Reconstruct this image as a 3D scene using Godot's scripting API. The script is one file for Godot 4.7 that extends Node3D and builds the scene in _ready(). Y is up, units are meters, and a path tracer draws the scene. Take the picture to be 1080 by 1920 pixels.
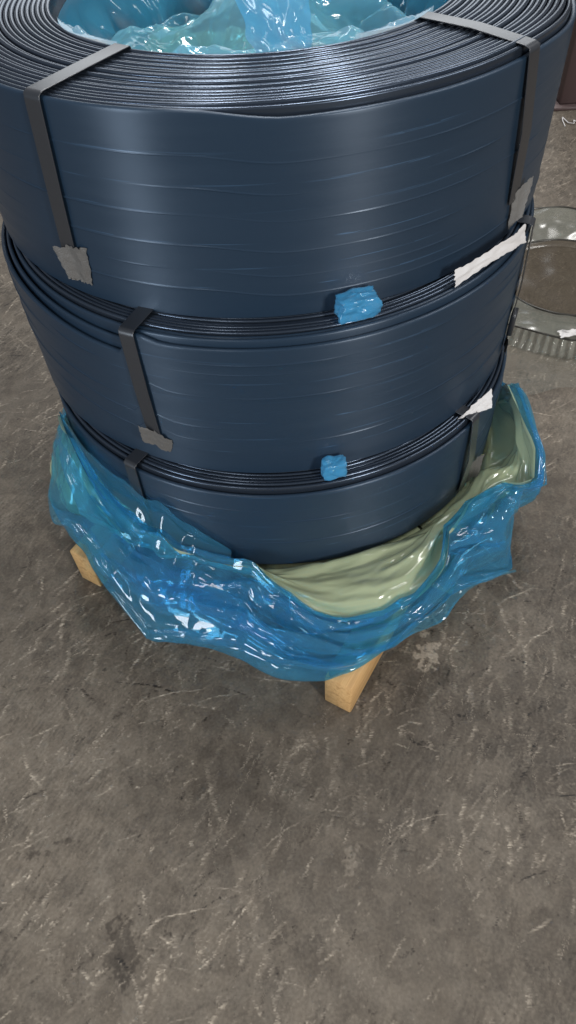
extends Node3D
# A stack of three coils of blued steel strip on a small pallet, wrapped at its foot in blue plastic film, on a workshop floor.
# Units are metres, y up, floor at y = 0.

const C1 := Vector3(0.0, 0.9206, 0.0)            # centre of each coil's top face
const C2 := Vector3(-0.0009, 0.6339, 0.0767)
const C3 := Vector3(0.0042, 0.3626, 0.1338)
const GRAIN := Vector3(0.549, 0.0, -0.836)        # the pallet bearers and the floor's drag marks run this way

var noise := FastNoiseLite.new()
var M := {}

# ---------------------------------------------------------------- helpers
func lin(r: float, g: float, b: float, a := 1.0) -> Color:
	var c := Color(r, g, b).linear_to_srgb()
	c.a = a
	return c

func mat(called: String, color: Color, rough: float, metal := 0.0, spec := 0.5) -> StandardMaterial3D:
	var m := StandardMaterial3D.new()
	m.resource_name = called
	m.albedo_color = color
	m.roughness = rough
	m.metallic = metal
	m.metallic_specular = spec
	M[called] = m
	return m

func film_mat(called: String, color: Color, alpha: float, rough: float, through: float) -> StandardMaterial3D:
	var m := mat(called, Color(color.r, color.g, color.b, alpha), rough)
	m.transparency = BaseMaterial3D.TRANSPARENCY_ALPHA
	m.cull_mode = BaseMaterial3D.CULL_DISABLED
	if through > 0.0:
		m.backlight_enabled = true
		m.backlight = Color(through, through, through)
	return m

func tinted_film(called: String, tint: Color, milky: float, rough: float, through: float) -> void:
	# thin coloured film: what is behind shows through in its colour
	var m := film_mat(called, tint, milky, rough, through)
	m.refraction_enabled = true
	m.refraction_scale = 0.0
	m.clearcoat_enabled = true
	m.clearcoat = 1.0
	m.clearcoat_roughness = 0.06

func obj(called: String, mesh: Mesh, m: Material, parent: Node = self) -> MeshInstance3D:
	var o := MeshInstance3D.new()
	o.name = called
	o.mesh = mesh
	o.material_override = m
	o.cast_shadow = GeometryInstance3D.SHADOW_CASTING_SETTING_ON
	parent.add_child(o, true)
	return o

func thing(called: String, label: String, category: String, at := Vector3.ZERO, group := "") -> Node3D:
	var o := Node3D.new()
	o.name = called
	add_child(o, true)
	o.position = at
	tag(o, label, category, group)
	return o

func tag(o: Node3D, label: String, category: String, group := "") -> void:
	o.set_meta("label", label)
	o.set_meta("category", category)
	if group != "":
		o.set_meta("group", group)

func grid(nu: int, nv: int, f: Callable, loop_u := false, loop_v := false) -> ArrayMesh:
	# a sheet of nu x nv points f(u, v), u and v in 0..1, with smooth normals
	var p := PackedVector3Array()
	var uv := PackedVector2Array()
	var cu := nu if loop_u else nu - 1
	var cv := nv if loop_v else nv - 1
	for j in nv:
		for i in nu:
			var u := float(i) / cu
			var v := float(j) / cv
			p.append(f.call(u, v))
			uv.append(Vector2(u, v))
	return sheet(p, uv, nu, nv, cu, cv)

func sheet(p: PackedVector3Array, uv: PackedVector2Array, nu: int, nv: int, cu: int, cv: int) -> ArrayMesh:
	var idx := PackedInt32Array()
	var n := PackedVector3Array()
	n.resize(p.size())
	for j in cv:
		for i in cu:
			var a := j * nu + i
			var b := j * nu + (i + 1) % nu
			var c := ((j + 1) % nv) * nu + (i + 1) % nu
			var d := ((j + 1) % nv) * nu + i
			idx.append_array([a, b, c, a, c, d])
			var k := (p[c] - p[a]).cross(p[b] - p[d])
			n[a] += k; n[b] += k; n[c] += k; n[d] += k
	for i in n.size():
		n[i] = n[i].normalized()
	var arr := []
	arr.resize(Mesh.ARRAY_MAX)
	arr[Mesh.ARRAY_VERTEX] = p
	arr[Mesh.ARRAY_NORMAL] = n
	arr[Mesh.ARRAY_TEX_UV] = uv
	arr[Mesh.ARRAY_INDEX] = idx
	var m := ArrayMesh.new()
	m.add_surface_from_arrays(Mesh.PRIMITIVE_TRIANGLES, arr)
	return m

func bevel_box(sx: float, sy: float, sz: float, b := 0.003) -> ArrayMesh:
	# a box with chamfered edges, flat shaded
	var st := SurfaceTool.new()
	st.begin(Mesh.PRIMITIVE_TRIANGLES)
	var h := Vector3(sx, sy, sz) / 2.0
	var quad := func(a: Vector3, b2: Vector3, c: Vector3, d: Vector3):
		var mid := (a + b2 + c + d) / 4.0
		var nn := (c - a).cross(d - b2)
		var ps := [a, b2, c, d]
		if nn.dot(mid) > 0.0:
			ps = [d, c, b2, a]
		for k in [0, 1, 2, 0, 2, 3]:
			st.add_vertex(ps[k])
	var tri := func(a: Vector3, b2: Vector3, c: Vector3):
		var ps := [a, b2, c]
		if (b2 - a).cross(c - a).dot(a + b2 + c) > 0.0:
			ps = [c, b2, a]
		for k in 3:
			st.add_vertex(ps[k])
	for ax in 3:
		var a1 := (ax + 1) % 3
		var a2 := (ax + 2) % 3
		for s in [-1.0, 1.0]:
			var q := []
			for t in [[-1.0, -1.0], [1.0, -1.0], [1.0, 1.0], [-1.0, 1.0]]:
				var v := Vector3.ZERO
				v[ax] = s * h[ax]
				v[a1] = t[0] * (h[a1] - b)
				v[a2] = t[1] * (h[a2] - b)
				q.append(v)
			quad.call(q[0], q[1], q[2], q[3])
			for s2 in [-1.0, 1.0]:
				var e := []
				for t in [[0, -1.0], [0, 1.0], [1, 1.0], [1, -1.0]]:
					var v := Vector3.ZERO
					v[ax] = s * (h[ax] - (b if t[0] == 1 else 0.0))
					v[a1] = s2 * (h[a1] - (b if t[0] == 0 else 0.0))
					v[a2] = t[1] * (h[a2] - b)
					e.append(v)
				quad.call(e[0], e[1], e[2], e[3])
	for s0 in [-1.0, 1.0]:
		for s1 in [-1.0, 1.0]:
			for s2 in [-1.0, 1.0]:
				var s := Vector3(s0, s1, s2)
				tri.call(s * Vector3(h.x, h.y - b, h.z - b), s * Vector3(h.x - b, h.y, h.z - b), s * Vector3(h.x - b, h.y - b, h.z))
	st.generate_normals()
	return st.commit()

func ang(deg: float, r: float, y := 0.0) -> Vector3:
	# a point on a coil: 0 degrees faces the camera, positive to the right
	var a := deg_to_rad(deg)
	return Vector3(sin(a) * r, y, cos(a) * r)

func n3(x: float, y: float, z: float) -> float:
	return noise.get_noise_3d(x, y, z)

func ridge(x: float, y: float, z: float) -> float:
	return 1.0 - 2.0 * absf(noise.get_noise_3d(x, y, z)) * 1.6

func hash2(i: int, j: int, k: int) -> float:
	var h := (i * 374761393 + j * 668265263 + k * 1442695041) & 0x7fffffff
	h = ((h ^ (h >> 13)) * 1274126177) & 0x7fffffff
	return float((h ^ (h >> 16)) & 0xffff) / 32767.5 - 1.0

func facet(x: float, y: float, seed_: int) -> float:
	# flat triangular facets with sharp creases between them, as in crumpled film; -1..1
	var wx := x + 0.42 * n3(x * 0.55, y * 0.55, seed_ * 1.7)
	var wy := y + 0.42 * n3(x * 0.55 + 40.0, y * 0.55, seed_ * 1.7)
	var sk := (wx + wy) * 0.366
	var i := floori(wx + sk)
	var j := floori(wy + sk)
	var fx := wx + sk - i
	var fy := wy + sk - j
	var a := hash2(i, j, seed_)
	var c := hash2(i + 1, j + 1, seed_)
	if fx > fy:
		var b := hash2(i + 1, j, seed_)
		return a + (b - a) * fx + (c - b) * fy
	var b2 := hash2(i, j + 1, seed_)
	return a + (b2 - a) * fy + (c - b2) * fx

func smooth(a: float, b: float, x: float) -> float:
	return smoothstep(a, b, x)

# ---------------------------------------------------------------- materials
func make_materials() -> void:
	# brushed streaks along the strip: roughness and a little relief
	var fn := FastNoiseLite.new()
	fn.seed = 5
	fn.frequency = 0.02
	fn.fractal_octaves = 4
	var im := fn.get_image(512, 512)
	im.resize(512, 256)
	var rough := Image.create(512, 512, false, Image.FORMAT_RGB8)
	var rng := RandomNumberGenerator.new()
	rng.seed = 11
	for y in 512:
		var line := rng.randf_range(-0.03, 0.03)
		for x in 512:
			var v := 0.62 + line + 0.14 * (im.get_pixel(x, y / 2).r - 0.5)
			rough.set_pixel(x, y, Color(v, v, v))
	var rough_tex := ImageTexture.create_from_image(rough)
	# glints of the ridges painted into the colour, with faint scuffs round the strip: u round the coil from its back, v up it
	var glint_scuff := Image.create(2048, 512, false, Image.FORMAT_RGB8)
	glint_scuff.fill(Color(0.5, 0.5, 0.5))
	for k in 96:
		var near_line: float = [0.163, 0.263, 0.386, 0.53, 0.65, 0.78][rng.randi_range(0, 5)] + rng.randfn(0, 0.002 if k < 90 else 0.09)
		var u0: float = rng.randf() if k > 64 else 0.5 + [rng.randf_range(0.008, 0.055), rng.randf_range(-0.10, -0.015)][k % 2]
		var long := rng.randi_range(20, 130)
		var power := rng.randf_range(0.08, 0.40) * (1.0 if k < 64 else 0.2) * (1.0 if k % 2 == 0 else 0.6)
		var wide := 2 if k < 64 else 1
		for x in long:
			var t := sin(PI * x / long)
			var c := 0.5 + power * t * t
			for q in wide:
				glint_scuff.set_pixel(posmod(int(u0 * 2048) + x, 2048), clampi(int((near_line + 0.002 * sin(x * 0.01)) * 512) + q, 0, 511), Color(c, c, c) if q == 1 or wide == 1 else Color(0.25 + c * 0.5, 0.25 + c * 0.5, 0.25 + c * 0.5))
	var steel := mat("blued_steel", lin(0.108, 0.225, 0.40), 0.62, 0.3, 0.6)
	steel.albedo_texture = ImageTexture.create_from_image(glint_scuff)
	steel.anisotropy_enabled = true
	steel.anisotropy = -0.8
	steel.roughness_texture = rough_tex
	steel.heightmap_enabled = true
	steel.heightmap_texture = rough_tex
	steel.heightmap_scale = 0.02
	var edge := mat("steel_edge", lin(0.066, 0.088, 0.125), 0.38, 0.75, 0.6)
	edge.roughness_texture = rough_tex
	mat("strap_steel", lin(0.042, 0.046, 0.056), 0.38, 0.45, 0.6)
	M.strap_steel.clearcoat_enabled = true
	M.strap_steel.clearcoat = 0.6
	M.strap_steel.clearcoat_roughness = 0.25
	mat("strap_bright", lin(0.30, 0.27, 0.24), 0.32, 0.7, 0.6)
	var tape := mat("grey_tape", lin(0.125, 0.118, 0.112), 0.5)
	var tn := NoiseTexture2D.new()
	tn.width = 128
	tn.height = 128
	tn.seamless = true
	var tf := FastNoiseLite.new()
	tf.frequency = 0.15
	tn.noise = tf
	tape.heightmap_enabled = true
	tape.heightmap_texture = tn
	tape.heightmap_scale = 0.06
	tape.cull_mode = BaseMaterial3D.CULL_DISABLED
	var pale := tape.duplicate() as StandardMaterial3D
	pale.albedo_color = lin(0.20, 0.195, 0.19)  # paler copy for the right patch: the light on it put into the colour
	M.lit_tape = pale
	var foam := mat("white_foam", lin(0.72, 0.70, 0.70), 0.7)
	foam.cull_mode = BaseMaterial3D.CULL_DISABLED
	tinted_film("blue_film", lin(0.15, 0.59, 0.91), 0.13, 0.08, 0.3)
	film_mat("core_film", lin(0.035, 0.47, 0.78), 0.5, 0.07, 0.9)
	tinted_film("bunch_film", lin(0.15, 0.66, 0.95), 0.34, 0.07, 0.8)
	film_mat("flap_film", lin(0.05, 0.40, 0.76), 0.6, 0.09, 0.7)
	film_mat("blue_wad", lin(0.07, 0.40, 0.74), 0.58, 0.12, 0.4)
	film_mat("green_film", lin(0.47, 0.53, 0.33), 0.85, 0.14, 0.3)
	M.green_film.clearcoat_enabled = true
	M.green_film.clearcoat = 1.0
	M.green_film.clearcoat_roughness = 0.08
	film_mat("clear_film", lin(0.36, 0.37, 0.31), 0.12, 0.06, 0.0)
	film_mat("clear_band", lin(0.26, 0.27, 0.23), 0.42, 0.2, 0.0)
	film_mat("brown_pane", lin(0.115, 0.092, 0.064), 0.5, 0.2, 0.0)
	mat("dark_rim", lin(0.045, 0.042, 0.036), 0.25)
	film_mat("clear_pleats", lin(0.6, 0.62, 0.54), 0.24, 0.05, 0.0)
	# timber: long grain along z
	var wn := NoiseTexture2D.new()
	wn.width = 512
	wn.height = 512
	wn.seamless = true
	var wf := FastNoiseLite.new()
	wf.seed = 21
	wf.frequency = 0.012
	wf.fractal_octaves = 5
	wn.noise = wf
	var ramp := Gradient.new()
	ramp.offsets = PackedFloat32Array([0.0, 0.4, 0.55, 0.7, 1.0])
	ramp.colors = PackedColorArray([lin(0.38, 0.20, 0.075), lin(0.58, 0.345, 0.14), lin(0.66, 0.42, 0.19), lin(0.53, 0.295, 0.11), lin(0.70, 0.48, 0.24)])
	wn.color_ramp = ramp
	var wood := mat("pine", Color(1, 1, 1), 0.7)
	wood.albedo_texture = wn
	wood.uv1_triplanar = true
	wood.uv1_scale = Vector3(9, 9, 0.7)
	mat("maroon_paint", lin(0.105, 0.070, 0.070), 0.5)
	mat("dark_paint", lin(0.02, 0.018, 0.018), 0.6)

# ---------------------------------------------------------------- floor
func make_floor() -> void:
	const N := 2048
	const SIDE := 3.4
	const X0 := -1.7
	const Z0 := -2.0
	var rng := RandomNumberGenerator.new()
	rng.seed = 77
	var fa := FastNoiseLite.new()
	fa.seed = 3
	fa.frequency = 0.0035
	fa.fractal_octaves = 4
	var fb := FastNoiseLite.new()
	fb.seed = 8
	fb.frequency = 0.22
	fb.fractal_octaves = 3
	var fc := FastNoiseLite.new()
	fc.seed = 15
	fc.frequency = 0.03
	fc.fractal_octaves = 4
	fc.domain_warp_enabled = true
	fc.domain_warp_amplitude = 40.0
	var dc := fc.get_seamless_image(N, N, false, false, 0.1, true).get_data()
	var da := fa.get_seamless_image(N, N, false, false, 0.1, true).get_data()
	var db := fb.get_seamless_image(N, N, false, false, 0.1, true).get_data()
	var v := PackedFloat32Array()      # how far each spot is worn light (+) or dirty dark (-)
	v.resize(N * N)
	# mottling, the finer of it smeared along the way loads are dragged
	for iy in N:
		for ix in N:
			var i := iy * N + ix
			var lx := int(ix * 0.549 - iy * 0.836) >> 2
			var ly := int(ix * 0.836 + iy * 0.549)
			var sm := db[(posmod(ly, N)) * N + posmod(lx, N)] - 128
			v[i] = (da[i] - 128) * 0.0007 + (dc[i] - 128) * 0.0010 + (db[i] - 128) * 0.0007 + sm * 0.0009 * clampf((da[(i + 777777) % (N * N)] - 118) * 0.02, 0.0, 1.0)
	var base_dir := Vector2(GRAIN.x, GRAIN.z).normalized()
	# drag marks and scratches, in bundles
	for b in 9000:
		var c := Vector2(rng.randf_range(X0, X0 + SIDE), rng.randf_range(Z0, Z0 + SIDE))
		if n3(c.x * 2.3, c.y * 2.3, 61.0) + 0.5 * n3(c.x * 7.0, c.y * 7.0, 62.0) < rng.randf_range(-0.75, 0.6):
			continue
		var turn := rng.randfn(0.0, 0.30) if rng.randf() < 0.66 else rng.randf_range(-1.5, 1.5)
		var dir := base_dir.rotated(turn)
		var few := rng.randi_range(1, 9)
		var spread := rng.randf_range(0.012, 0.07)
		for k in few:
			var a := c + Vector2(rng.randfn(0, spread), rng.randfn(0, spread))
			var d := dir.rotated(rng.randfn(0, 0.12))
			var length := rng.randf_range(0.006, 0.055) if rng.randf() < 0.88 else rng.randf_range(0.06, 0.17)
			var bend := rng.randfn(0, 1.4)
			var power := (0.08 + 0.46 * pow(rng.randf(), 1.9)) * (1.0 if rng.randf() < 0.8 else -0.6)
			var wide := rng.randi_range(1, 4)
			var steps := int(length / SIDE * N * 1.4)
			var at := a
			var gap := rng.randf_range(0.0, 9.0)
			for s in steps:
				var t := float(s) / steps
				d = d.rotated(bend * length / steps + rng.randfn(0.0, 0.035))
				at += d * (length / steps)
				var w := sin(t * PI) * (0.55 + 0.45 * sin(t * 37.0 + gap) * sin(t * 11.0 + gap * 2.0))
				if w <= 0.0:
					continue
				var px := posmod(int((at.x - X0) / SIDE * N), N)
				var py := posmod(int((at.y - Z0) / SIDE * N), N)
				if rng.randf() < 0.2:
					continue
				px = posmod(px + rng.randi_range(-1, 1), N)
				for q in wide:
					var id := py * N + (px + q) % N
					v[id] = maxf(v[id], 0.0) * 0.5 + power * w * (0.7 if q > 1 else 1.0) if power > 0.0 else v[id] + power * w
	# ragged pale flecks where the skin of the concrete has come off
	for k in 16000:
		var cx := rng.randi_range(6, N - 7)
		var cy := rng.randi_range(6, N - 7)
		if n3(cx * 0.006, cy * 0.006, 50.0) < rng.randf_range(-0.5, 0.7):
			continue
		var power := rng.randf_range(0.05, 0.22) * (1.15 if rng.randf() < 0.68 else -1.0)
		var many := rng.randi_range(4, 16)
		var px := cx
		var py := cy
		for q in many:
			px = clampi(px + rng.randi_range(-1, 2), 1, N - 3)
			py = clampi(py + rng.randi_range(-2, 1), 1, N - 3)
			v[py * N + px] += power * 0.7
			v[py * N + px + 1] += power * 0.5
			v[(py + 1) * N + px] += power * 0.4
	# grit
	for k in 60000:
		var px := rng.randi_range(0, N - 3)
		var py := rng.randi_range(0, N - 3)
		var power := rng.randf_range(0.03, 0.15) * (1.0 if rng.randf() < 0.6 else -1.0)
		var s := 1 if rng.randf() < 0.7 else 2
		for dx in s:
			for dy in s:
				v[(py + dy) * N + px + dx] += power
	# particular stains: [x, z, radius x, radius z, strength, seed]
	for st in [[-0.305, 1.205, 0.026, 0.036, -0.20, 1.0], [-0.47, 1.055, 0.022, 0.006, -0.2, 2.0], [-0.42, 1.04, 0.015, 0.005, -0.18, 6.0], [0.250, 0.738, 0.022, 0.032, 0.36, 3.0], [0.06, 1.10, 0.012, 0.02, 0.16, 4.0], [-0.9, 0.2, 0.2, 0.14, -0.10, 5.0], [0.75, 0.75, 0.35, 0.3, -0.09, 7.0], [0.5, 1.1, 0.3, 0.3, -0.05, 8.0], [-0.75, 0.8, 0.35, 0.3, 0.05, 9.0]]:
		var rx: float = st[2]
		var rz: float = st[3]
		for iy in range(int((st[1] - rz * 2 - Z0) / SIDE * N), int((st[1] + rz * 2 - Z0) / SIDE * N)):
			for ix in range(int((st[0] - rx * 2 - X0) / SIDE * N), int((st[0] + rx * 2 - X0) / SIDE * N)):
				if ix < 0 or iy < 0 or ix >= N or iy >= N:
					continue
				var x := X0 + ix * SIDE / N
				var z := Z0 + iy * SIDE / N
				var r := Vector2((x - st[0]) / rx, (z - st[1]) / rz).length() + 0.9 * n3(x * 22.0 / (rx * 20.0), z * 22.0 / (rx * 20.0), st[5] * 7.0) + 0.5 * n3(x * 140.0, z * 140.0, st[5])
				v[iy * N + ix] += st[4] * smoothstep(1.15, 0.65, r)
	var bytes := PackedByteArray()
	bytes.resize(N * N * 3)
	var relief := PackedByteArray()
	relief.resize(N * N)
	for i in N * N:
		var t := v[i]
		var warm := (da[(i * 7 + 91) % (N * N)] - 128) * 0.00002
		# dirty umber concrete up to pale dusty scratches, in sRGB
		bytes[i * 3] = clampi(int((0.384 + t * 0.58 + warm) * 255.0), 20, 225)
		bytes[i * 3 + 1] = clampi(int((0.350 + t * 0.56) * 255.0), 18, 220)
		bytes[i * 3 + 2] = clampi(int((0.309 + t * 0.52 - warm) * 255.0), 16, 212)
		relief[i] = clampi(int(128.0 + t * 220.0), 0, 255)
	var tex := ImageTexture.create_from_image(Image.create_from_data(N, N, false, Image.FORMAT_RGB8, bytes))
	var rel := ImageTexture.create_from_image(Image.create_from_data(N, N, false, Image.FORMAT_L8, relief))
	var m := mat("concrete", Color(1, 1, 1), 0.62, 0.0, 0.5)
	m.albedo_texture = tex
	m.heightmap_enabled = true
	m.heightmap_texture = rel
	m.heightmap_scale = 0.12
	const HALF := 34.0
	var p := PackedVector3Array()
	var uv := PackedVector2Array()
	for j in 41:
		for i in 41:
			var x := lerpf(-HALF, HALF, i / 40.0)
			var z := lerpf(-HALF, HALF, j / 40.0)
			p.append(Vector3(x, 0, z))
			uv.append(Vector2((x - X0) / SIDE, (z - Z0) / SIDE))
	var o := obj("floor", sheet(p, uv, 41, 41, 40, 40), m)
	o.set_meta("kind", "structure")
	o.set_meta("label", "worn grey brown concrete workshop floor covered in pale drag scratches")

# ---------------------------------------------------------------- coils
func winding(r0: float, r1: float, bottom: float, top: Callable, out: Callable, ridges: Array, seed_: float) -> ArrayMesh:
	# one turn of strip: inner wall, rounded upper edge, outer wall
	var prof := []   # [part of thickness 0..1, y below the top, or above the bottom when negative, ridge amount]
	prof.append([0.0, -0.0, 0.0])
	prof.append([0.0, 0.005, 0.0])
	prof.append([0.0, 0.0022, 0.0])
	prof.append([0.16, 0.0006, 0.0])
	prof.append([0.42, 0.0, 0.0])
	prof.append([0.66, 0.0002, 0.0])
	prof.append([0.9, 0.0010, 0.0])
	prof.append([1.0, 0.0026, 0.0])
	prof.append([1.0, 0.006, 0.0])
	for h in ridges:
		prof.append([1.0, h - 0.0024, 0.0])
		prof.append([1.0, h - 0.0011, 0.55])
		prof.append([1.0, h, 1.0])
		prof.append([1.0, h + 0.0012, 0.0])
	prof.append([1.0, -0.003, 0.0])
	prof.append([0.99, -0.0, 0.0])
	var nv := prof.size()
	const NU := 168
	var p := PackedVector3Array()
	var uv := PackedVector2Array()
	for j in nv:
		for i in NU + 1:
			var a := TAU * i / NU - PI
			var deg := rad_to_deg(a)
			if deg > 180.0:
				deg -= 360.0
			var yt: float = top.call(deg)
			var extra: float = out.call(deg)
			var t: float = prof[j][0]
			var y: float
			if j == 0 or j >= nv - 2:
				y = bottom - prof[j][1]
			else:
				y = yt - prof[j][1]
			var r := lerpf(r0, r1, t) + extra
			if prof[j][2] > 0.0:
				var g := n3(sin(a) * 2.6 + prof[j][1] * 90.0, cos(a) * 2.6, seed_ + prof[j][1] * 31.0)
				r += 0.0021 * prof[j][2] * smoothstep(-0.3, 0.6, g)
			p.append(Vector3(sin(a) * r, y, cos(a) * r))
			uv.append(Vector2(float(i) / NU, (y - bottom) / 0.3 if t > 0.95 or t < 0.05 else 0.9 + t * 0.1))
	return sheet(p, uv, NU + 1, nv, NU, nv - 1)

func make_coil(label: String, at: Vector3, radius: float, inner: float, height: float, which: int) -> Node3D:
	# the origin is on the coil's axis at its foot
	var t := thing("steel_strip_coil", label, "steel coil", at - Vector3(0, height, 0), "stacked coils of dark blue steel strip")
	var rng := RandomNumberGenerator.new()
	rng.seed = 40 + which
	const TURNS := 22
	var step := (radius - inner) / TURNS
	for k in TURNS:
		var last: int = TURNS - 1 - k
		var lift := rng.randf_range(-0.0018, 0.0012)
		var tilt := rng.randf_range(0.0, 0.0016)
		var phase := rng.randf_range(0.0, TAU)
		var top := func(deg: float) -> float:
			var y: float = height + lift + tilt * sin(deg_to_rad(deg) + phase)
			if which == 0:
				if last == 0:
					y -= 0.013 * smoothstep(-12.0, 4.0, deg) + 0.012 * smoothstep(46.0, 75.0, deg)
				elif last == 1:
					y -= 0.003 * smoothstep(-30.0, 10.0, deg) + 0.012 * smoothstep(44.0, 80.0, deg)
				elif last < 8:
					y -= 0.0012 * (8 - last) * smoothstep(44.0, 80.0, deg)
			elif which == 1:
				var left := smoothstep(-26.0, -29.5, deg) * (1.0 - 0.62 * smoothstep(-30.0, -66.0, deg))
				if last == 0:
					y -= 0.044 * left + 0.012 * smoothstep(-27.0, -20.0, deg)
				elif last == 1:
					y -= 0.024 * left
				elif last == 2:
					y -= 0.004 * left
			else:
				if last == 0:
					y -= 0.012
			return y
		var out := func(deg: float) -> float:
			var e: float = 0.0006 * sin(deg_to_rad(deg) * 2.0 + k * 0.35) + 0.0004 * sin(deg_to_rad(deg) * 5.0 + k * 0.15)
			if which == 1 and last < 2:
				e += (0.006 if last == 0 else 0.003) * smoothstep(-26.0, -60.0, deg)
			if which == 0 and last < 5:
				e += 0.0016 * (5 - last) * smoothstep(45.0, 85.0, deg)
			return e
		var ridges: Array = []
		if last == 0:
			ridges = [[0.052, 0.092, 0.128, 0.171, 0.208, 0.238], [0.028, 0.046, 0.092, 0.122, 0.158, 0.19], [0.04, 0.07, 0.13]][which]
		var r0 := inner + k * step
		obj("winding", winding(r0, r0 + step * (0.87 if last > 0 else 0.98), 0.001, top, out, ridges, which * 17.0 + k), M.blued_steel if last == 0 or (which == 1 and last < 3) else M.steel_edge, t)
	return t

func strap(t: Node3D, deg: float, inner: float, radius: float, height: float, down: float, width: float, lean := 0.0, sag := 0.0, drop := 0.0) -> MeshInstance3D:
	# steel band: up the bore, over the top edges, and down the outside
	var path: Array = [[inner - 0.003, height - 0.16], [inner - 0.003, height - 0.004], [inner + 0.002, height + 0.0032], [lerpf(inner, radius, 0.5), height + 0.0036], [radius - 0.004, height + 0.0034 - drop], [radius + 0.0028, height + 0.0008 - drop], [radius + 0.0034, height - 0.006 - drop], [radius + 0.0030 + sag, height - down * 0.5], [radius + 0.0030, height - down]]
	# [offset across the width, offset outwards]
	var sect: Array = [[-0.5, 0.0], [-0.5, 0.0011], [-0.46, 0.0014], [0.46, 0.0014], [0.5, 0.0011], [0.5, 0.0]]
	var a := deg_to_rad(deg)
	var radial := Vector3(sin(a), 0, cos(a))
	var side := Vector3(cos(a), 0, -sin(a))
	var p := PackedVector3Array()
	var uv := PackedVector2Array()
	for j in path.size():
		var before: Array = path[maxi(j - 1, 0)]
		var after: Array = path[mini(j + 1, path.size() - 1)]
		var along := Vector2(after[0] - before[0], after[1] - before[1]).normalized()
		var nrm := Vector2(-along.y, along.x)      # outwards
		var lower: float = clampf((height - path[j][1]) / maxf(down, 0.01), 0.0, 1.0) if path[j][0] >= radius - 0.001 else 0.0
		for s in sect:
			var w: float = s[0] * width
			var rr: float = path[j][0] + nrm.x * s[1]
			var bow: float = (sqrt(maxf(rr * rr - w * w, 0.0)) - rr) if path[j][0] > radius - 0.001 else 0.0
			p.append(radial * (rr + bow) + side * (w + lean * lower) + Vector3(0, path[j][1] + nrm.y * s[1], 0))
			uv.append(Vector2(s[0], float(j)))
	return obj("strap", sheet(p, uv, sect.size(), path.size(), sect.size(), path.size() - 1), M.strap_steel, t)

func tape(parent: Node3D, radius: float, corners: Array, curl: float, curl_side: int, seed_: float, m: Material = null) -> MeshInstance3D:
	# a patch of cloth tape on the outside; corners are [degrees, height] from upper left clockwise, one edge lifting off
	var f := func(u: float, v: float) -> Vector3:
		var top := Vector2(corners[0][0], corners[0][1]).lerp(Vector2(corners[1][0], corners[1][1]), u)
		var low := Vector2(corners[3][0], corners[3][1]).lerp(Vector2(corners[2][0], corners[2][1]), u)
		var q := top.lerp(low, v)
		var edge := 0.0
		if u < 0.01 or u > 0.99 or v < 0.01 or v > 0.99:
			edge = 1.0
		q.x += edge * 0.35 * n3(u * 60.0, v * 60.0, seed_)
		q.y += edge * 0.004 * n3(u * 70.0, v * 70.0, seed_ + 9.0)
		var lift := 0.0055 + 0.0012 * n3(u * 14.0, v * 9.0, seed_)
		var c := (1.0 - u) if curl_side < 0 else u
		lift += curl * pow(smoothstep(0.45, 1.0, c), 1.6)
		lift -= 0.004 * smoothstep(0.35, 0.0, c)
		return ang(q.x, radius + lift, q.y)
	return obj("tape_patch", grid(17, 15, f), M.grey_tape if m == null else m, parent)

func make_coils() -> void:
	var a := make_coil("topmost dark blue steel strip coil with blue film filling its open core", C1, 0.5, 0.3255, 0.2867, 0)
	var h := 0.2867
	var s := strap(a, -34.2, 0.3255, 0.5, h, 0.255, 0.027, -0.024, 0.001)
	tape(s, 0.5, [[-38.8, h - 0.206], [-32.3, h - 0.201], [-33.4, h - 0.264], [-37.0, h - 0.256]], 0.010, -1, 1.0)
	s = strap(a, 45.2, 0.3255, 0.5, h, 0.225, 0.027, 0.034, 0.005, 0.006)
	tape(s, 0.503, [[48.4, h - 0.212], [53.6, h - 0.196], [52.4, h - 0.258], [49.4, h - 0.272]], 0.007, 1, 4.0, M.lit_tape)
	var b := make_coil("middle dark blue steel strip coil between the two others", C2, 0.4857, 0.318, 0.2714, 1)
	h = 0.2714
	s = strap(b, -26.9, 0.318, 0.4857, h, 0.215, 0.026, 0.003, 0.002)
	tape(s, 0.4857, [[-28.9, h - 0.184], [-22.6, h - 0.212], [-23.9, h - 0.245], [-28.8, h - 0.220]], 0.009, -1, 7.0)
	s = strap(b, 64.5, 0.318, 0.4857, h, 0.235, 0.027, 0.0, 0.004)
	var seal := bevel_box(0.032, 0.045, 0.010, 0.002)
	var so := obj("strap_seal", seal, M.strap_steel, s)
	so.position = ang(64.5, 0.4935, h - 0.195)
	so.rotation.y = deg_to_rad(64.5)
	tape(s, 0.4857, [[61.6, h - 0.225], [67.0, h - 0.22], [66.4, h - 0.262], [62.0, h - 0.258]], 0.006, -1, 12.0)
	var c := make_coil("bottom dark blue steel strip coil sitting in the blue and green film", C3, 0.4734, 0.31, 0.2125, 2)
	h = 0.2125
	s = strap(c, -36.0, 0.31, 0.4734, h, 0.19, 0.027, 0.0, 0.002, 0.0)
	tape(s, 0.4734, [[-36.6, h - 0.162], [-33.6, h - 0.164], [-33.4, h - 0.192], [-36.4, h - 0.19]], 0.006, -1, 17.0)
	s = strap(c, 46.3, 0.31, 0.4734, h, 0.2, 0.025, 0.004, 0.008)
	tape(s, 0.4734, [[50.0, h - 0.148], [54.0, h - 0.14], [52.8, h - 0.196], [49.4, h - 0.203]], 0.010, 1, 21.0)

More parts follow.
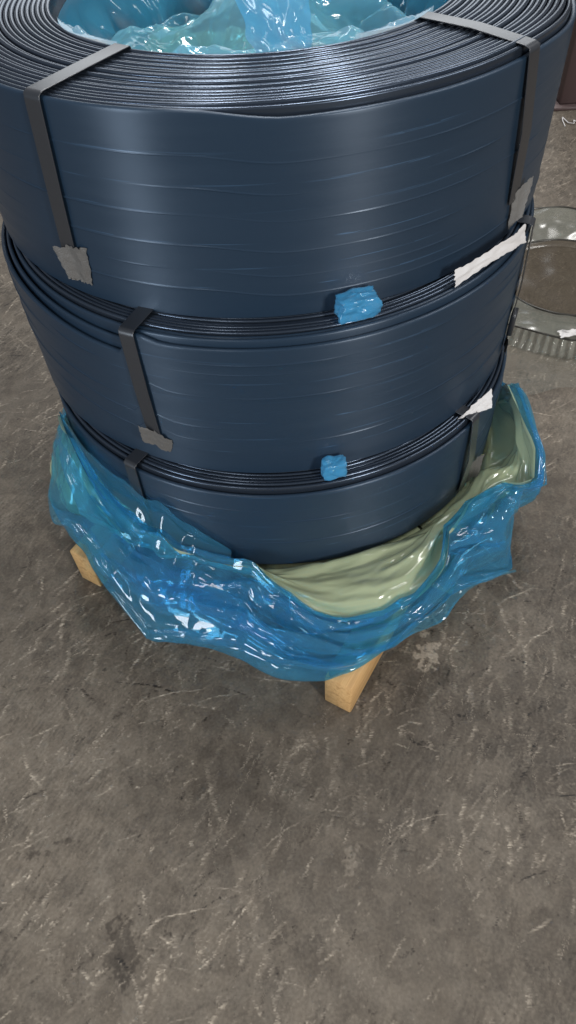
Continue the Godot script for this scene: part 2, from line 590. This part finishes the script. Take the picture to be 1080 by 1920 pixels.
# ---------------------------------------------------------------- film round the foot
const SKIRT := [
	# degrees, hem radius, hem height, rim radius, rim height
	[-180.0, 0.52, 0.14, 0.49, 0.20], [-110.0, 0.51, 0.14, 0.488, 0.20], [-86.0, 0.505, 0.145, 0.486, 0.19], [-76.0, 0.518, 0.165, 0.487, 0.235], [-66.0, 0.535, 0.185, 0.487, 0.325],
	[-58.0, 0.576, 0.18, 0.490, 0.315], [-50.0, 0.582, 0.165, 0.496, 0.268], [-45.0, 0.585, 0.15, 0.500, 0.25], [-36.0, 0.603, 0.115, 0.507, 0.24], [-28.0, 0.632, 0.068, 0.512, 0.226],
	[-20.0, 0.628, 0.080, 0.513, 0.213], [-13.0, 0.641, 0.088, 0.512, 0.205], [-9.0, 0.652, 0.090, 0.512, 0.20], [-3.0, 0.676, 0.098, 0.555, 0.18], [3.0, 0.690, 0.105, 0.600, 0.17], [8.0, 0.688, 0.110, 0.618, 0.165],
	[14.0, 0.668, 0.113, 0.626, 0.166], [20.0, 0.645, 0.118, 0.617, 0.18], [27.0, 0.632, 0.120, 0.587, 0.20], [32.0, 0.637, 0.119, 0.542, 0.21], [40.0, 0.653, 0.111, 0.535, 0.225],
	[44.0, 0.610, 0.138, 0.545, 0.228], [49.0, 0.585, 0.155, 0.560, 0.226], [54.8, 0.598, 0.150, 0.604, 0.205], [58.0, 0.590, 0.16, 0.585, 0.245], [63.5, 0.566, 0.18, 0.540, 0.290],
	[68.0, 0.545, 0.18, 0.505, 0.315], [74.0, 0.525, 0.16, 0.490, 0.26], [86.0, 0.505, 0.145, 0.486, 0.19], [120.0, 0.51, 0.14, 0.488, 0.20], [180.0, 0.52, 0.14, 0.49, 0.20]]

func skirt(deg: float) -> Array:
	for k in SKIRT.size() - 1:
		if deg <= SKIRT[k + 1][0]:
			var t: float = (deg - SKIRT[k][0]) / (SKIRT[k + 1][0] - SKIRT[k][0])
			var rag := 0.010 * n3(deg * 0.11, 3.0, 0.0) + 0.005 * facet(deg * 0.22, 0.0, 21)
			return [lerpf(SKIRT[k][1], SKIRT[k + 1][1], t) + 0.006 * facet(deg * 0.12, 5.0, 22), lerpf(SKIRT[k][2], SKIRT[k + 1][2], t), lerpf(SKIRT[k][3], SKIRT[k + 1][3], t), lerpf(SKIRT[k][4], SKIRT[k + 1][4], t) + rag]
	return SKIRT[0].slice(1)

func along(pts: Array, s: float) -> Vector2:
	# smooth curve through [s, r, y] stops
	var k := 0
	while k < pts.size() - 2 and s > pts[k + 1][0]:
		k += 1
	var t: float = clampf((s - pts[k][0]) / (pts[k + 1][0] - pts[k][0]), 0.0, 1.0)
	var p0: Array = pts[maxi(k - 1, 0)]
	var p3: Array = pts[mini(k + 2, pts.size() - 1)]
	return Vector2(pts[k][1], pts[k][2]).cubic_interpolate(Vector2(pts[k + 1][1], pts[k + 1][2]), Vector2(p0[1], p0[2]), Vector2(p3[1], p3[2]), t)

func film_sheet(nu: int, nv: int, stops: Callable, amp: float, seed_: float, keep_off: float) -> ArrayMesh:
	var p := PackedVector3Array()
	var uv := PackedVector2Array()
	p.resize(nu * nv)
	for i in nu:
		var deg := lerpf(-180.0, 180.0, float(i) / (nu - 1))
		var pts: Array = stops.call(deg)
		var a := deg_to_rad(deg)
		for j in nv:
			var s := float(j) / (nv - 1)
			var q := along(pts, s)
			var g := along(pts, minf(s + 0.01, 1.0)) - along(pts, maxf(s - 0.01, 0.0))
			var nrm := Vector2(g.y, -g.x).normalized()
			# folds run round the stack and drift down towards the gathered corners
			var x := sin(a) * 0.6
			var z := cos(a) * 0.6
			var skew := s * 0.8
			var w := deg * 0.0105      # metres round the stack
			var h := s * 0.36          # metres up and over the sheet
			var d := 0.9 * n3(x * 2.4 + skew, s * 1.6, z * 2.4 + seed_)
			d += 0.85 * facet(w * 3.6 + h * 3.0, h * 17.0 - w * 2.0, int(seed_))
			d += 0.44 * facet(w * 8.5 - h * 4.0, h * 40.0 + w * 3.5, int(seed_) + 7)
			d += 0.11 * facet(w * 26.0 + h * 30.0, h * 80.0, int(seed_) + 13)
			d *= smoothstep(0.0, 0.06, minf(absf(deg + 180.0), absf(deg - 180.0)) * 0.02 + 0.001)
			q += nrm * d * amp
			if q.y > 0.14:
				q.x = maxf(q.x, keep_off)
			p[j * nu + i] = Vector3(sin(a) * q.x, q.y, cos(a) * q.x)
	for j in nv:
		for i in nu:
			uv.append(Vector2(float(i) / nu, float(j) / nv))
	for j in nv:      # the sheet closes on itself
		p[j * nu + nu - 1] = p[j * nu]
	return sheet(p, uv, nu, nv, nu - 1, nv - 1)

func make_film() -> void:
	noise.frequency = 1.0
	var foot := Vector3(C3.x, 0, C3.z)
	var green := func(deg: float) -> Array:
		var k := skirt(deg)
		var tr: float = k[2] - 0.012
		var stand := smoothstep(0.2, 0.3, k[3])       # where the sheet still stands up against the stack
		var mid := lerpf(0.5, 0.535, stand)
		return [[0.0, 0.40, 0.132], [0.18, 0.462, 0.140], [0.38, mid, lerpf(0.168, 0.158, stand)], [0.62, lerpf(lerpf(0.48, tr, 0.6), k[0] - 0.022, stand), lerpf(0.176, 0.205, stand)], [0.85, lerpf(lerpf(0.49, tr, 0.9), lerpf(k[0], tr, 0.6) - 0.012, stand), lerpf(minf(0.168, k[3]), lerpf(0.2, k[3], 0.65), stand)], [1.0, tr + 0.006, k[3] - 0.004]]
	var green_sheet := obj("green_film_sheet", film_sheet(901, 60, green, 0.012, 40.0, 0.480), M.green_film)
	green_sheet.position = foot
	tag(green_sheet, "pale green glossy inner film lying under the bottom coil inside the blue film", "plastic film")
	var blue := func(deg: float) -> Array:
		var k := skirt(deg)
		var b := Vector2(k[0], k[1])
		var t := Vector2(k[2], k[3])
		var m := b.lerp(t, 0.5) + Vector2(0.012, 0.004)
		var stand := smoothstep(50.0, 55.0, deg)
		var inner := t.lerp(b, 0.45) + Vector2(lerpf(-0.028, -0.002, stand), 0.0)
		return [[0.0, b.x - 0.13, 0.129], [0.12, b.x - 0.05, minf(b.y + 0.004, 0.125)], [0.22, b.x, b.y], [0.46, m.x, m.y], [0.70, t.x + 0.004, t.y - 0.006], [0.76, t.x - 0.006, t.y], [0.90, maxf(inner.x, 0.49), inner.y], [1.0, maxf(t.lerp(b, 0.75).x - lerpf(0.05, 0.004, stand), 0.488), maxf(t.lerp(b, 0.75).y, 0.15)]]
	var o := obj("blue_film_wrap", film_sheet(1201, 96, blue, 0.013, 2.0, 0.482), M.blue_film)
	o.position = foot
	tag(o, "translucent blue plastic film pulled down in folds around the foot of the stack", "plastic film")

	# the edge that still clings to the bottom coil at left
	var cling := func(u: float, v: float) -> Vector3:
		var deg := lerpf(-60.0, -14.0, u)
		var k := skirt(deg)
		var tall: float = 0.075 * pow(sin(PI * clampf(u * 0.9 + 0.10, 0.0, 1.0)), 0.8) + 0.006 * facet(u * 9.0, 2.0, 24) * smoothstep(1.0, 0.8, u)
		var y: float = lerpf(k[3] - 0.012, minf(k[3] + tall, 0.352), v)
		var r := lerpf(k[2] - 0.006, 0.4835, smoothstep(0.0, 0.5, v)) + 0.005 * facet(u * 7.0 + v * 1.5, v * 2.0 - u * 3.0, 25) * sin(PI * v) + 0.002
		var a := deg_to_rad(deg)
		return Vector3(sin(a) * maxf(r, 0.479), y, cos(a) * maxf(r, 0.479))
	obj("clinging_edge", grid(161, 25, cling), M.blue_film, o)
	# loose folds lying over the skirt: [from, to degrees, place up the skirt at both ends and in the middle, width, seed]
	for k in [[-62.0, 6.0, 0.66, 0.34, 0.50, 0.16, 1.0], [-40.0, 18.0, 0.40, 0.36, 0.56, 0.12, 2.0], [-27.0, 22.0, 0.28, 0.52, 0.34, 0.11, 3.0], [2.0, 43.0, 0.62, 0.36, 0.60, 0.13, 4.0], [8.0, 40.0, 0.36, 0.30, 0.44, 0.10, 5.0], [30.0, 57.0, 0.64, 0.60, 0.52, 0.14, 6.0], [-58.0, -34.0, 0.30, 0.36, 0.42, 0.12, 7.0], [-16.0, 12.0, 0.60, 0.66, 0.64, 0.10, 8.0]]:
		var fold := func(u: float, v: float) -> Vector3:
			var deg: float = lerpf(k[0], k[1], u)
			var pts: Array = blue.call(deg)
			var mid: float = lerpf(lerpf(k[2], k[3], u), k[4], 4.0 * u * (1.0 - u) * 0.6) + 0.05 * n3(u * 3.0, k[6] * 5.0, 0.0)
			var wide: float = k[5] * (0.15 + sin(PI * clampf(u, 0.03, 0.97))) * (1.0 + 0.5 * n3(u * 4.0, k[6] * 3.0, 2.0))
			var s := clampf(mid + wide * (v - 0.5), 0.14, 0.745)
			var q := along(pts, s)
			var g := along(pts, minf(s + 0.01, 1.0)) - along(pts, maxf(s - 0.01, 0.0))
			var nrm := Vector2(g.y, -g.x).normalized()
			var a := deg_to_rad(deg)
			var d := 0.010 + 0.012 * sin(PI * v) + 0.006 * n3(u * 3.0 + v, v * 1.5, k[6]) + 0.008 * facet(u * 4.0 + v, v * 1.8 - u * 1.5, int(k[6]) + 50) + 0.002 * facet(u * 11.0 - v * 2.0, v * 4.5, int(k[6]) + 60)
			q += nrm * (0.004 + (d - 0.004) * sin(PI * clampf(u, 0.0, 1.0)))
			return Vector3(sin(a) * q.x, q.y, cos(a) * q.x)
		obj("fold", grid(181, 25, fold), M.blue_film, o)

# ---------------------------------------------------------------- film in the core
func make_core_film() -> void:
	var t := thing("core_film", "crumpled translucent blue film bunched inside the open core of the top coil", "plastic film", Vector3(C1.x, C1.y - 0.30, C1.z))
	# liner against the bore, hanging in tall folds
	var liner := func(u: float, v: float) -> Vector3:
		var a := (u - 0.5) * TAU
		var x := sin(a)
		var z := cos(a)
		var fold := 0.022 * n3(x * 2.2, v * 0.7, z * 2.2 + 5.0) + 0.012 * ridge(x * 3.4 + v, v * 0.8, z * 3.4) + 0.0022 * ridge(x * 11.0 + v * 2.0, v * 3.0, z * 11.0)
		var r := 0.286 + fold
		r = lerpf(minf(r, 0.316), 0.318, smoothstep(0.72, 0.97, v))
		var top := 0.278 + 0.008 * n3(x * 3.0, 1.0, z * 3.0)
		return Vector3(x * r, lerpf(0.0, top, v), z * r)
	obj("liner", grid(421, 44, liner), M.core_film, t)
	# the bunched middle: hills of film with sharp folds
	var bunch := func(u: float, v: float) -> Vector3:
		var x := (u - 0.5) * 2.0
		var z := (v - 0.5) * 2.0
		var r := sqrt(x * x + z * z)
		# square to disc
		var m := maxf(absf(x), absf(z))
		var k := (m / r) if r > 0.0001 else 1.0
		var px := x * k * 0.296
		var pz := z * k * 0.296
		var y := 0.225 + 0.055 * n3(px * 4.0 + 2.0, 0.0, pz * 4.0 + 1.0) + 0.022 * facet(px * 9.0 + pz * 4.0, pz * 12.0, 71) + 0.010 * facet(px * 24.0 - pz * 10.0, pz * 20.0, 72) + 0.0025 * facet(px * 60.0, pz * 60.0, 73)
		y = lerpf(y, 0.19 + 0.02 * n3(px * 6.0, 2.0, pz * 6.0), smoothstep(0.86, 1.0, m))
		px += 0.02 * n3(px * 9.0, 20.0, pz * 9.0)
		pz += 0.02 * n3(px * 9.0, 30.0, pz * 9.0)
		return Vector3(px, minf(y, 0.285), pz)
	obj("bunched_sheet", grid(221, 221, bunch), M.bunch_film, t)
	var under := func(u: float, v: float) -> Vector3:
		var q: Vector3 = bunch.call(1.0 - u, v)
		return Vector3(-q.x, q.y * 0.75 - 0.02, q.z)
	obj("under_sheet", grid(101, 101, under), M.green_film, t)
	# a folded flap standing up at the near rim
	var flap := func(u: float, v: float) -> Vector3:
		var x := lerpf(lerpf(-0.004, -0.036, v), lerpf(0.070, 0.084, v), u) + 0.008 * n3(v * 3.0, u, 12.0)
		var y := lerpf(0.284, 0.39, v) + 0.010 * u * (1.0 - v)
		var z := 0.296 - 0.05 * v * v - 0.02 * v + 0.010 * n3(u * 2.2 + v, v * 1.2, 3.0) + 0.006 * facet(u * 2.6 + v, v * 2.0, 81) + 0.0015 * facet(u * 8.0 - v * 3.0, v * 6.0, 82)
		return Vector3(x, y, z)
	obj("flap", grid(41, 41, flap), M.flap_film, t)
	# film turned over the bore's edge, left and right of it
	for e in [[-66.0, -36.5, 3.0], [24.0, 52.0, 8.0]]:
		var lip := func(u: float, v: float) -> Vector3:
			var deg: float = lerpf(e[0], e[1], u)
			var taper := sin(PI * clampf(u, 0.02, 0.98))
			var r := lerpf(0.292, 0.322 + 0.014 * taper, v)
			var y := 0.255 + 0.052 * sin(v * 2.2) * (0.6 + 0.4 * taper) + 0.004 * n3(u * 5.0, v * 1.5, e[2]) + 0.001 * ridge(u * 14.0, v * 3.0, e[2] + 4.0)
			return ang(deg, r, maxf(y, 0.305 if r > 0.322 else 0.0))
		obj("turned_edge", grid(61, 21, lip), M.core_film, t)

# ---------------------------------------------------------------- pallet
func make_pallet() -> void:
	var turn := atan2(GRAIN.x, GRAIN.z)
	var t := thing("wooden_pallet", "small pine pallet under the coils with two beam ends sticking out of the film", "pallet", Vector3(C3.x, 0, C3.z))
	var across := Vector3(0.836, 0, 0.549)
	var fwd := -GRAIN      # towards the camera
	# beams: [point at the middle of the near end, length]
	for b in [[Vector3(0.0640, 0, 0.835), 0.74], [Vector3(-0.4390, 0, 0.515), 0.95], [Vector3(-0.44, 0, 0.10), 0.46]]:
		var o := obj("bearer", bevel_box(0.055, 0.1, b[1], 0.0025), M.pine, t)
		var near: Vector3 = b[0]
		o.position = near - t.position - fwd * (b[1] / 2.0) + Vector3(0, 0.05, 0)
		o.rotation.y = turn
	for k in 6:
		var o := obj("deck_board", bevel_box(0.085, 0.020, 0.84 if k != 0 else 0.56, 0.002), M.pine, t)
		o.position = across * (0.12 if k < 4 else -0.04) + fwd * (0.40 - k * 0.155) + Vector3(0, 0.1105, 0)
		o.rotation.y = atan2(across.x, across.z)

# ---------------------------------------------------------------- bits between the coils
func make_wad(label: String, at: Vector3, size: Vector3, turn: float, seed_: float) -> void:
	var f := func(u: float, v: float) -> Vector3:
		var a := u * TAU
		var b := v * PI
		var d := Vector3(sin(b) * sin(a), cos(b), sin(b) * cos(a))
		# squared-off lump with sharp crumples
		var m := maxf(absf(d.x), maxf(absf(d.y), absf(d.z)))
		var k := lerpf(1.0, 1.0 / m, 0.88)
		k += 0.12 * n3(d.x * 1.3, d.y * 1.3, d.z * 1.3 + seed_) + 0.16 * facet(d.x * 2.2 + d.z, d.y * 2.4 - d.z * 0.7, int(seed_) + 90) + 0.07 * facet(d.x * 6.0, d.y * 6.0 + d.z * 4.0, int(seed_) + 93)
		return d * k * size * 0.46
	var o := obj("plastic_wad", grid(49, 33, f), M.blue_wad)
	o.position = at
	o.rotation.y = turn
	tag(o, label, "plastic wad", "blue plastic wads wedged between the coils")

func make_bits() -> void:
	make_wad("larger blue plastic wad wedged between the top and middle coils", C2 + ang(15.2, 0.452, 0.020), Vector3(0.066, 0.036, 0.034), deg_to_rad(15), 1.0)
	make_wad("smaller blue plastic wad wedged between the middle and bottom coils", C3 + ang(9.6, 0.449, 0.019), Vector3(0.044, 0.036, 0.03), deg_to_rad(8), 9.0)
	# a folded strip of white foam leaning on the middle coil's ledge
	var strip := func(u: float, v: float) -> Vector3:
		var deg := lerpf(35.6, 57.4, u) + 0.5 * n3(v * 5.0, u * 2.0, 3.0)
		var wide := 0.0085 + 0.007 * pow(absf(u - 0.42) * 1.6, 1.5) + 0.0012 * n3(u * 14.0, 1.0, 1.0)
		var w := (v - 0.5) * 2.0
		var r := lerpf(0.466, 0.487, u) + 0.0025 * facet(u * 6.0 + v, v * 1.6, 44) - 0.003 * w
		return ang(deg, r, 0.014 + 0.007 * sin(u * PI) + w * wide)
	var o := obj("foam_strip", grid(61, 13, strip), M.white_foam)
	o.position = C2
	tag(o, "long white foam strip tucked under the top coil at right", "packing strip")
	# a torn white corner sticking out above the bottom coil
	var tri := func(u: float, v: float) -> Vector3:
		var a := ang(43.0, 0.455, 0.004)
		var b := ang(53.4, 0.472, 0.027)
		var c := ang(51.3, 0.487, 0.0)
		var q := a.lerp(b.lerp(c, v), u)
		return q + ang(50.0, 0.003, 0.0015) * n3(u * 6.0, v * 5.0, 3.0)
	o = obj("white_patch", grid(17, 13, tri), M.white_foam)
	o.position = C3
	tag(o, "white triangular scrap poking out above the bottom coil at right", "paper scrap")

# ---------------------------------------------------------------- things behind, right
func make_background() -> void:
	var t := thing("clear_plastic_ring", "round clear plastic cover with pleated rim lying on the floor at right", "plastic cover", Vector3(0.90, 0, -0.48))
	var wall := func(u: float, v: float) -> Vector3:
		var a := u * TAU
		var pleat := 0.0065 * sin(a * 104.0 + 2.0 * n3(sin(a) * 3.0, cos(a) * 3.0, 0.0)) * (0.4 + 0.6 * sin(PI * v))
		var r := lerpf(0.378, 0.358, v) + pleat + 0.006 * n3(sin(a) * 2.0, v, cos(a) * 2.0)
		return Vector3(sin(a) * r, 0.002 + 0.046 * v + 0.006 * n3(sin(a) * 3.0, 5.0, cos(a) * 3.0) * v, cos(a) * r)
	obj("pleated_rim", grid(1041, 7, wall), M.clear_pleats, t)
	var rim := func(u: float, v: float) -> Vector3:
		var a := u * TAU
		var r := lerpf(0.357, 0.204, v)
		var y := 0.05 - 0.030 * v * v + 0.008 * sin(v * PI) + 0.006 * n3(sin(a) * 3.0, 5.0, cos(a) * 3.0) * (1.0 - v) + 0.004 * n3(sin(a) * 4.0, v * 3.0, cos(a) * 4.0)
		return Vector3(sin(a) * r, y, cos(a) * r)
	obj("top_band", grid(241, 17, rim), M.clear_band, t)
	for e in [[0.205, 0.0215, 0.0032], [0.3585, 0.050, 0.0028]]:
		var bead := func(u: float, v: float) -> Vector3:
			var a := u * TAU
			var b := v * TAU
			var r: float = e[0] + e[2] * cos(b)
			return Vector3(sin(a) * r, e[1] + e[2] * sin(b) + 0.006 * n3(sin(a) * 3.0, 5.0, cos(a) * 3.0) * (1.0 if e[0] > 0.3 else 0.0), cos(a) * r)
		obj("rim_bead", grid(181, 9, bead), M.dark_rim, t)
	var disc := func(u: float, v: float) -> Vector3:
		var a := u * TAU
		var r := 0.203 * (1.0 - v)
		return Vector3(sin(a) * r, 0.010 + 0.012 * smoothstep(0.08, 0.0, v) + 0.003 * n3(sin(a) * r * 9.0, 3.0, cos(a) * r * 9.0), cos(a) * r)
	obj("inner_disc", grid(121, 30, disc), M.brown_pane, t)
	var scrap := func(u: float, v: float) -> Vector3:  # added white patch standing in for a bright glare on the rim
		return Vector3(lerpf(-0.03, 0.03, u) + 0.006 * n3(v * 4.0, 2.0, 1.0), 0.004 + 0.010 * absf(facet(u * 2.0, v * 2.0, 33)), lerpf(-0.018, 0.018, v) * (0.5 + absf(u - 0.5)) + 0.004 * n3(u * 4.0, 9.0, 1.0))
	var glare := obj("white_patch", grid(21, 15, scrap), M.white_foam)
	glare.position = Vector3(0.795, 0.052, -0.150)
	tag(glare, "small crumpled white patch added for the glare on the near rim of the clear round cover", "paper scrap")
	var s := func(u: float, v: float) -> Vector3:
		var x := lerpf(0.50, 1.45, u) + 0.05 * n3(v * 4.0, 1.0, 0.0)
		var z := lerpf(-0.25, 0.03 + 0.04 * u, v) + 0.05 * n3(u * 5.0, 2.0, 0.0) + u * -0.12
		return Vector3(x, 0.005 + 0.003 * absf(n3(x * 5.0, z * 6.0, 4.0)), z)
	var o := obj("clear_film_sheet", grid(81, 41, s), M.clear_film)
	tag(o, "thin clear plastic sheet flat on the floor beside the round cover", "plastic film")
	# upright of a machine or rack
	var p := thing("machine_post", "maroon painted steel upright with a dark panel at the top right", "steel post", Vector3(1.31, 0, -1.79))
	var post := obj("post", bevel_box(0.11, 1.6, 0.11, 0.006), M.maroon_paint, p)
	post.position = Vector3(0, 0.8 + 0.012, 0)
	var base := obj("base_plate", bevel_box(0.17, 0.012, 0.17, 0.002), M.maroon_paint, p)
	base.position = Vector3(0, 0.006, 0)
	var panel := obj("panel", bevel_box(0.9, 1.35, 0.05, 0.004), M.dark_paint, p)
	panel.position = Vector3(0.51, 0.80, 0.0)
	# a scrap of white thread on the floor
	var thread := SurfaceTool.new()
	var pts := [Vector3(0, 0, 0.05), Vector3(0.004, 0.003, 0.0), Vector3(0.012, 0.004, -0.03), Vector3(0.02, 0.002, 0.02), Vector3(0.04, 0.003, 0.035), Vector3(0.05, 0.002, 0.0), Vector3(0.06, 0.001, 0.03)]
	var tube := func(u: float, v: float) -> Vector3:
		var s2 := u * (pts.size() - 1.001)
		var k := int(s2)
		var q: Vector3 = pts[k].lerp(pts[k + 1], s2 - k)
		var b := v * TAU
		return q + Vector3(cos(b), sin(b) + 1.0, 0.3 * sin(b)) * 0.0022
	o = obj("thread_scrap", grid(49, 7, tube), M.white_foam)
	o.position = Vector3(1.225, 0, -1.60)
	tag(o, "tangled bit of white thread on the floor near the maroon upright", "litter")

# ---------------------------------------------------------------- light and camera
func panel_light(called: String, at: Vector3, to: Vector3, size: Vector2, energy: float, color: Color) -> void:
	var l := AreaLight3D.new()
	l.name = called
	l.area_size = size
	l.area_normalize_energy = true
	l.light_energy = energy
	l.light_color = color
	l.area_range = 40.0
	l.area_attenuation = 2.0
	l.shadow_enabled = true
	add_child(l, true)
	l.look_at_from_position(at, to, Vector3(0, 0, 1) if absf((to - at).normalized().y) > 0.99 else Vector3.UP)

func _ready() -> void:
	var cam := Camera3D.new()
	cam.name = "camera"
	cam.fov = 72.89
	cam.near = 0.02
	cam.far = 200.0
	cam.basis = Basis(Vector3(0.9976, -0.0437, 0.0537), Vector3(0.0692, 0.6298, -0.7737), Vector3(0.0, 0.7755, 0.6313)).orthonormalized()
	cam.position = Vector3(-0.003, 1.2459, 1.370)
	cam.current = true
	add_child(cam)
	var we := WorldEnvironment.new()
	we.name = "hall_light"
	var e := Environment.new()
	e.background_mode = Environment.BG_COLOR
	e.background_color = lin(0.80, 0.85, 0.92)
	e.background_energy_multiplier = 0.235
	e.tonemap_mode = Environment.TONE_MAPPER_LINEAR
	e.tonemap_exposure = 1.0
	e.sdfgi_enabled = true
	e.ssao_enabled = true
	e.ssil_enabled = true
	we.environment = e
	add_child(we)
	# the hall's roof lights and its open door at the left
	panel_light("roof_light_front", Vector3(-2.4, 6.0, 4.4), Vector3(0, 0, 0.2), Vector2(0.8, 2.0), 5.0, lin(1.0, 0.97, 0.92))
	for k in [[-0.75, 0.65, 11.0], [0.62, 0.28, 6.0], [1.45, 0.5, 10.0]]:
		panel_light("roof_light_back", Vector3(k[0], 6.5, -3.2), Vector3(0, 0.5, 0), Vector2(k[1], 1.2), k[2], lin(1.0, 0.98, 0.95))
	panel_light("far_windows", Vector3(1.0, 4.4, -10.0), Vector3(0.0, 0.8, 0.0), Vector2(9.0, 3.0), 18.0, lin(0.93, 0.97, 1.0))
	panel_light("roof_light_right", Vector3(4.5, 6.0, -1.0), Vector3(0, 0.5, 0), Vector2(0.9, 3.0), 10.0, lin(1.0, 0.98, 0.95))
	panel_light("door_left", Vector3(-5.4, 1.9, 5.2), Vector3(0, 0.4, 0), Vector2(1.3, 3.0), 22.0, lin(0.84, 0.93, 1.0))
	panel_light("window_right", Vector3(4.0, 3.5, 6.4), Vector3(0, 0.6, 0), Vector2(0.8, 2.2), 34.0, lin(1.0, 0.98, 0.94))
	noise.seed = 4
	noise.noise_type = FastNoiseLite.TYPE_SIMPLEX_SMOOTH
	noise.frequency = 1.0
	noise.fractal_type = FastNoiseLite.FRACTAL_NONE
	make_materials()
	make_floor()
	make_pallet()
	make_coils()
	make_film()
	make_core_film()
	make_bits()
	make_background()
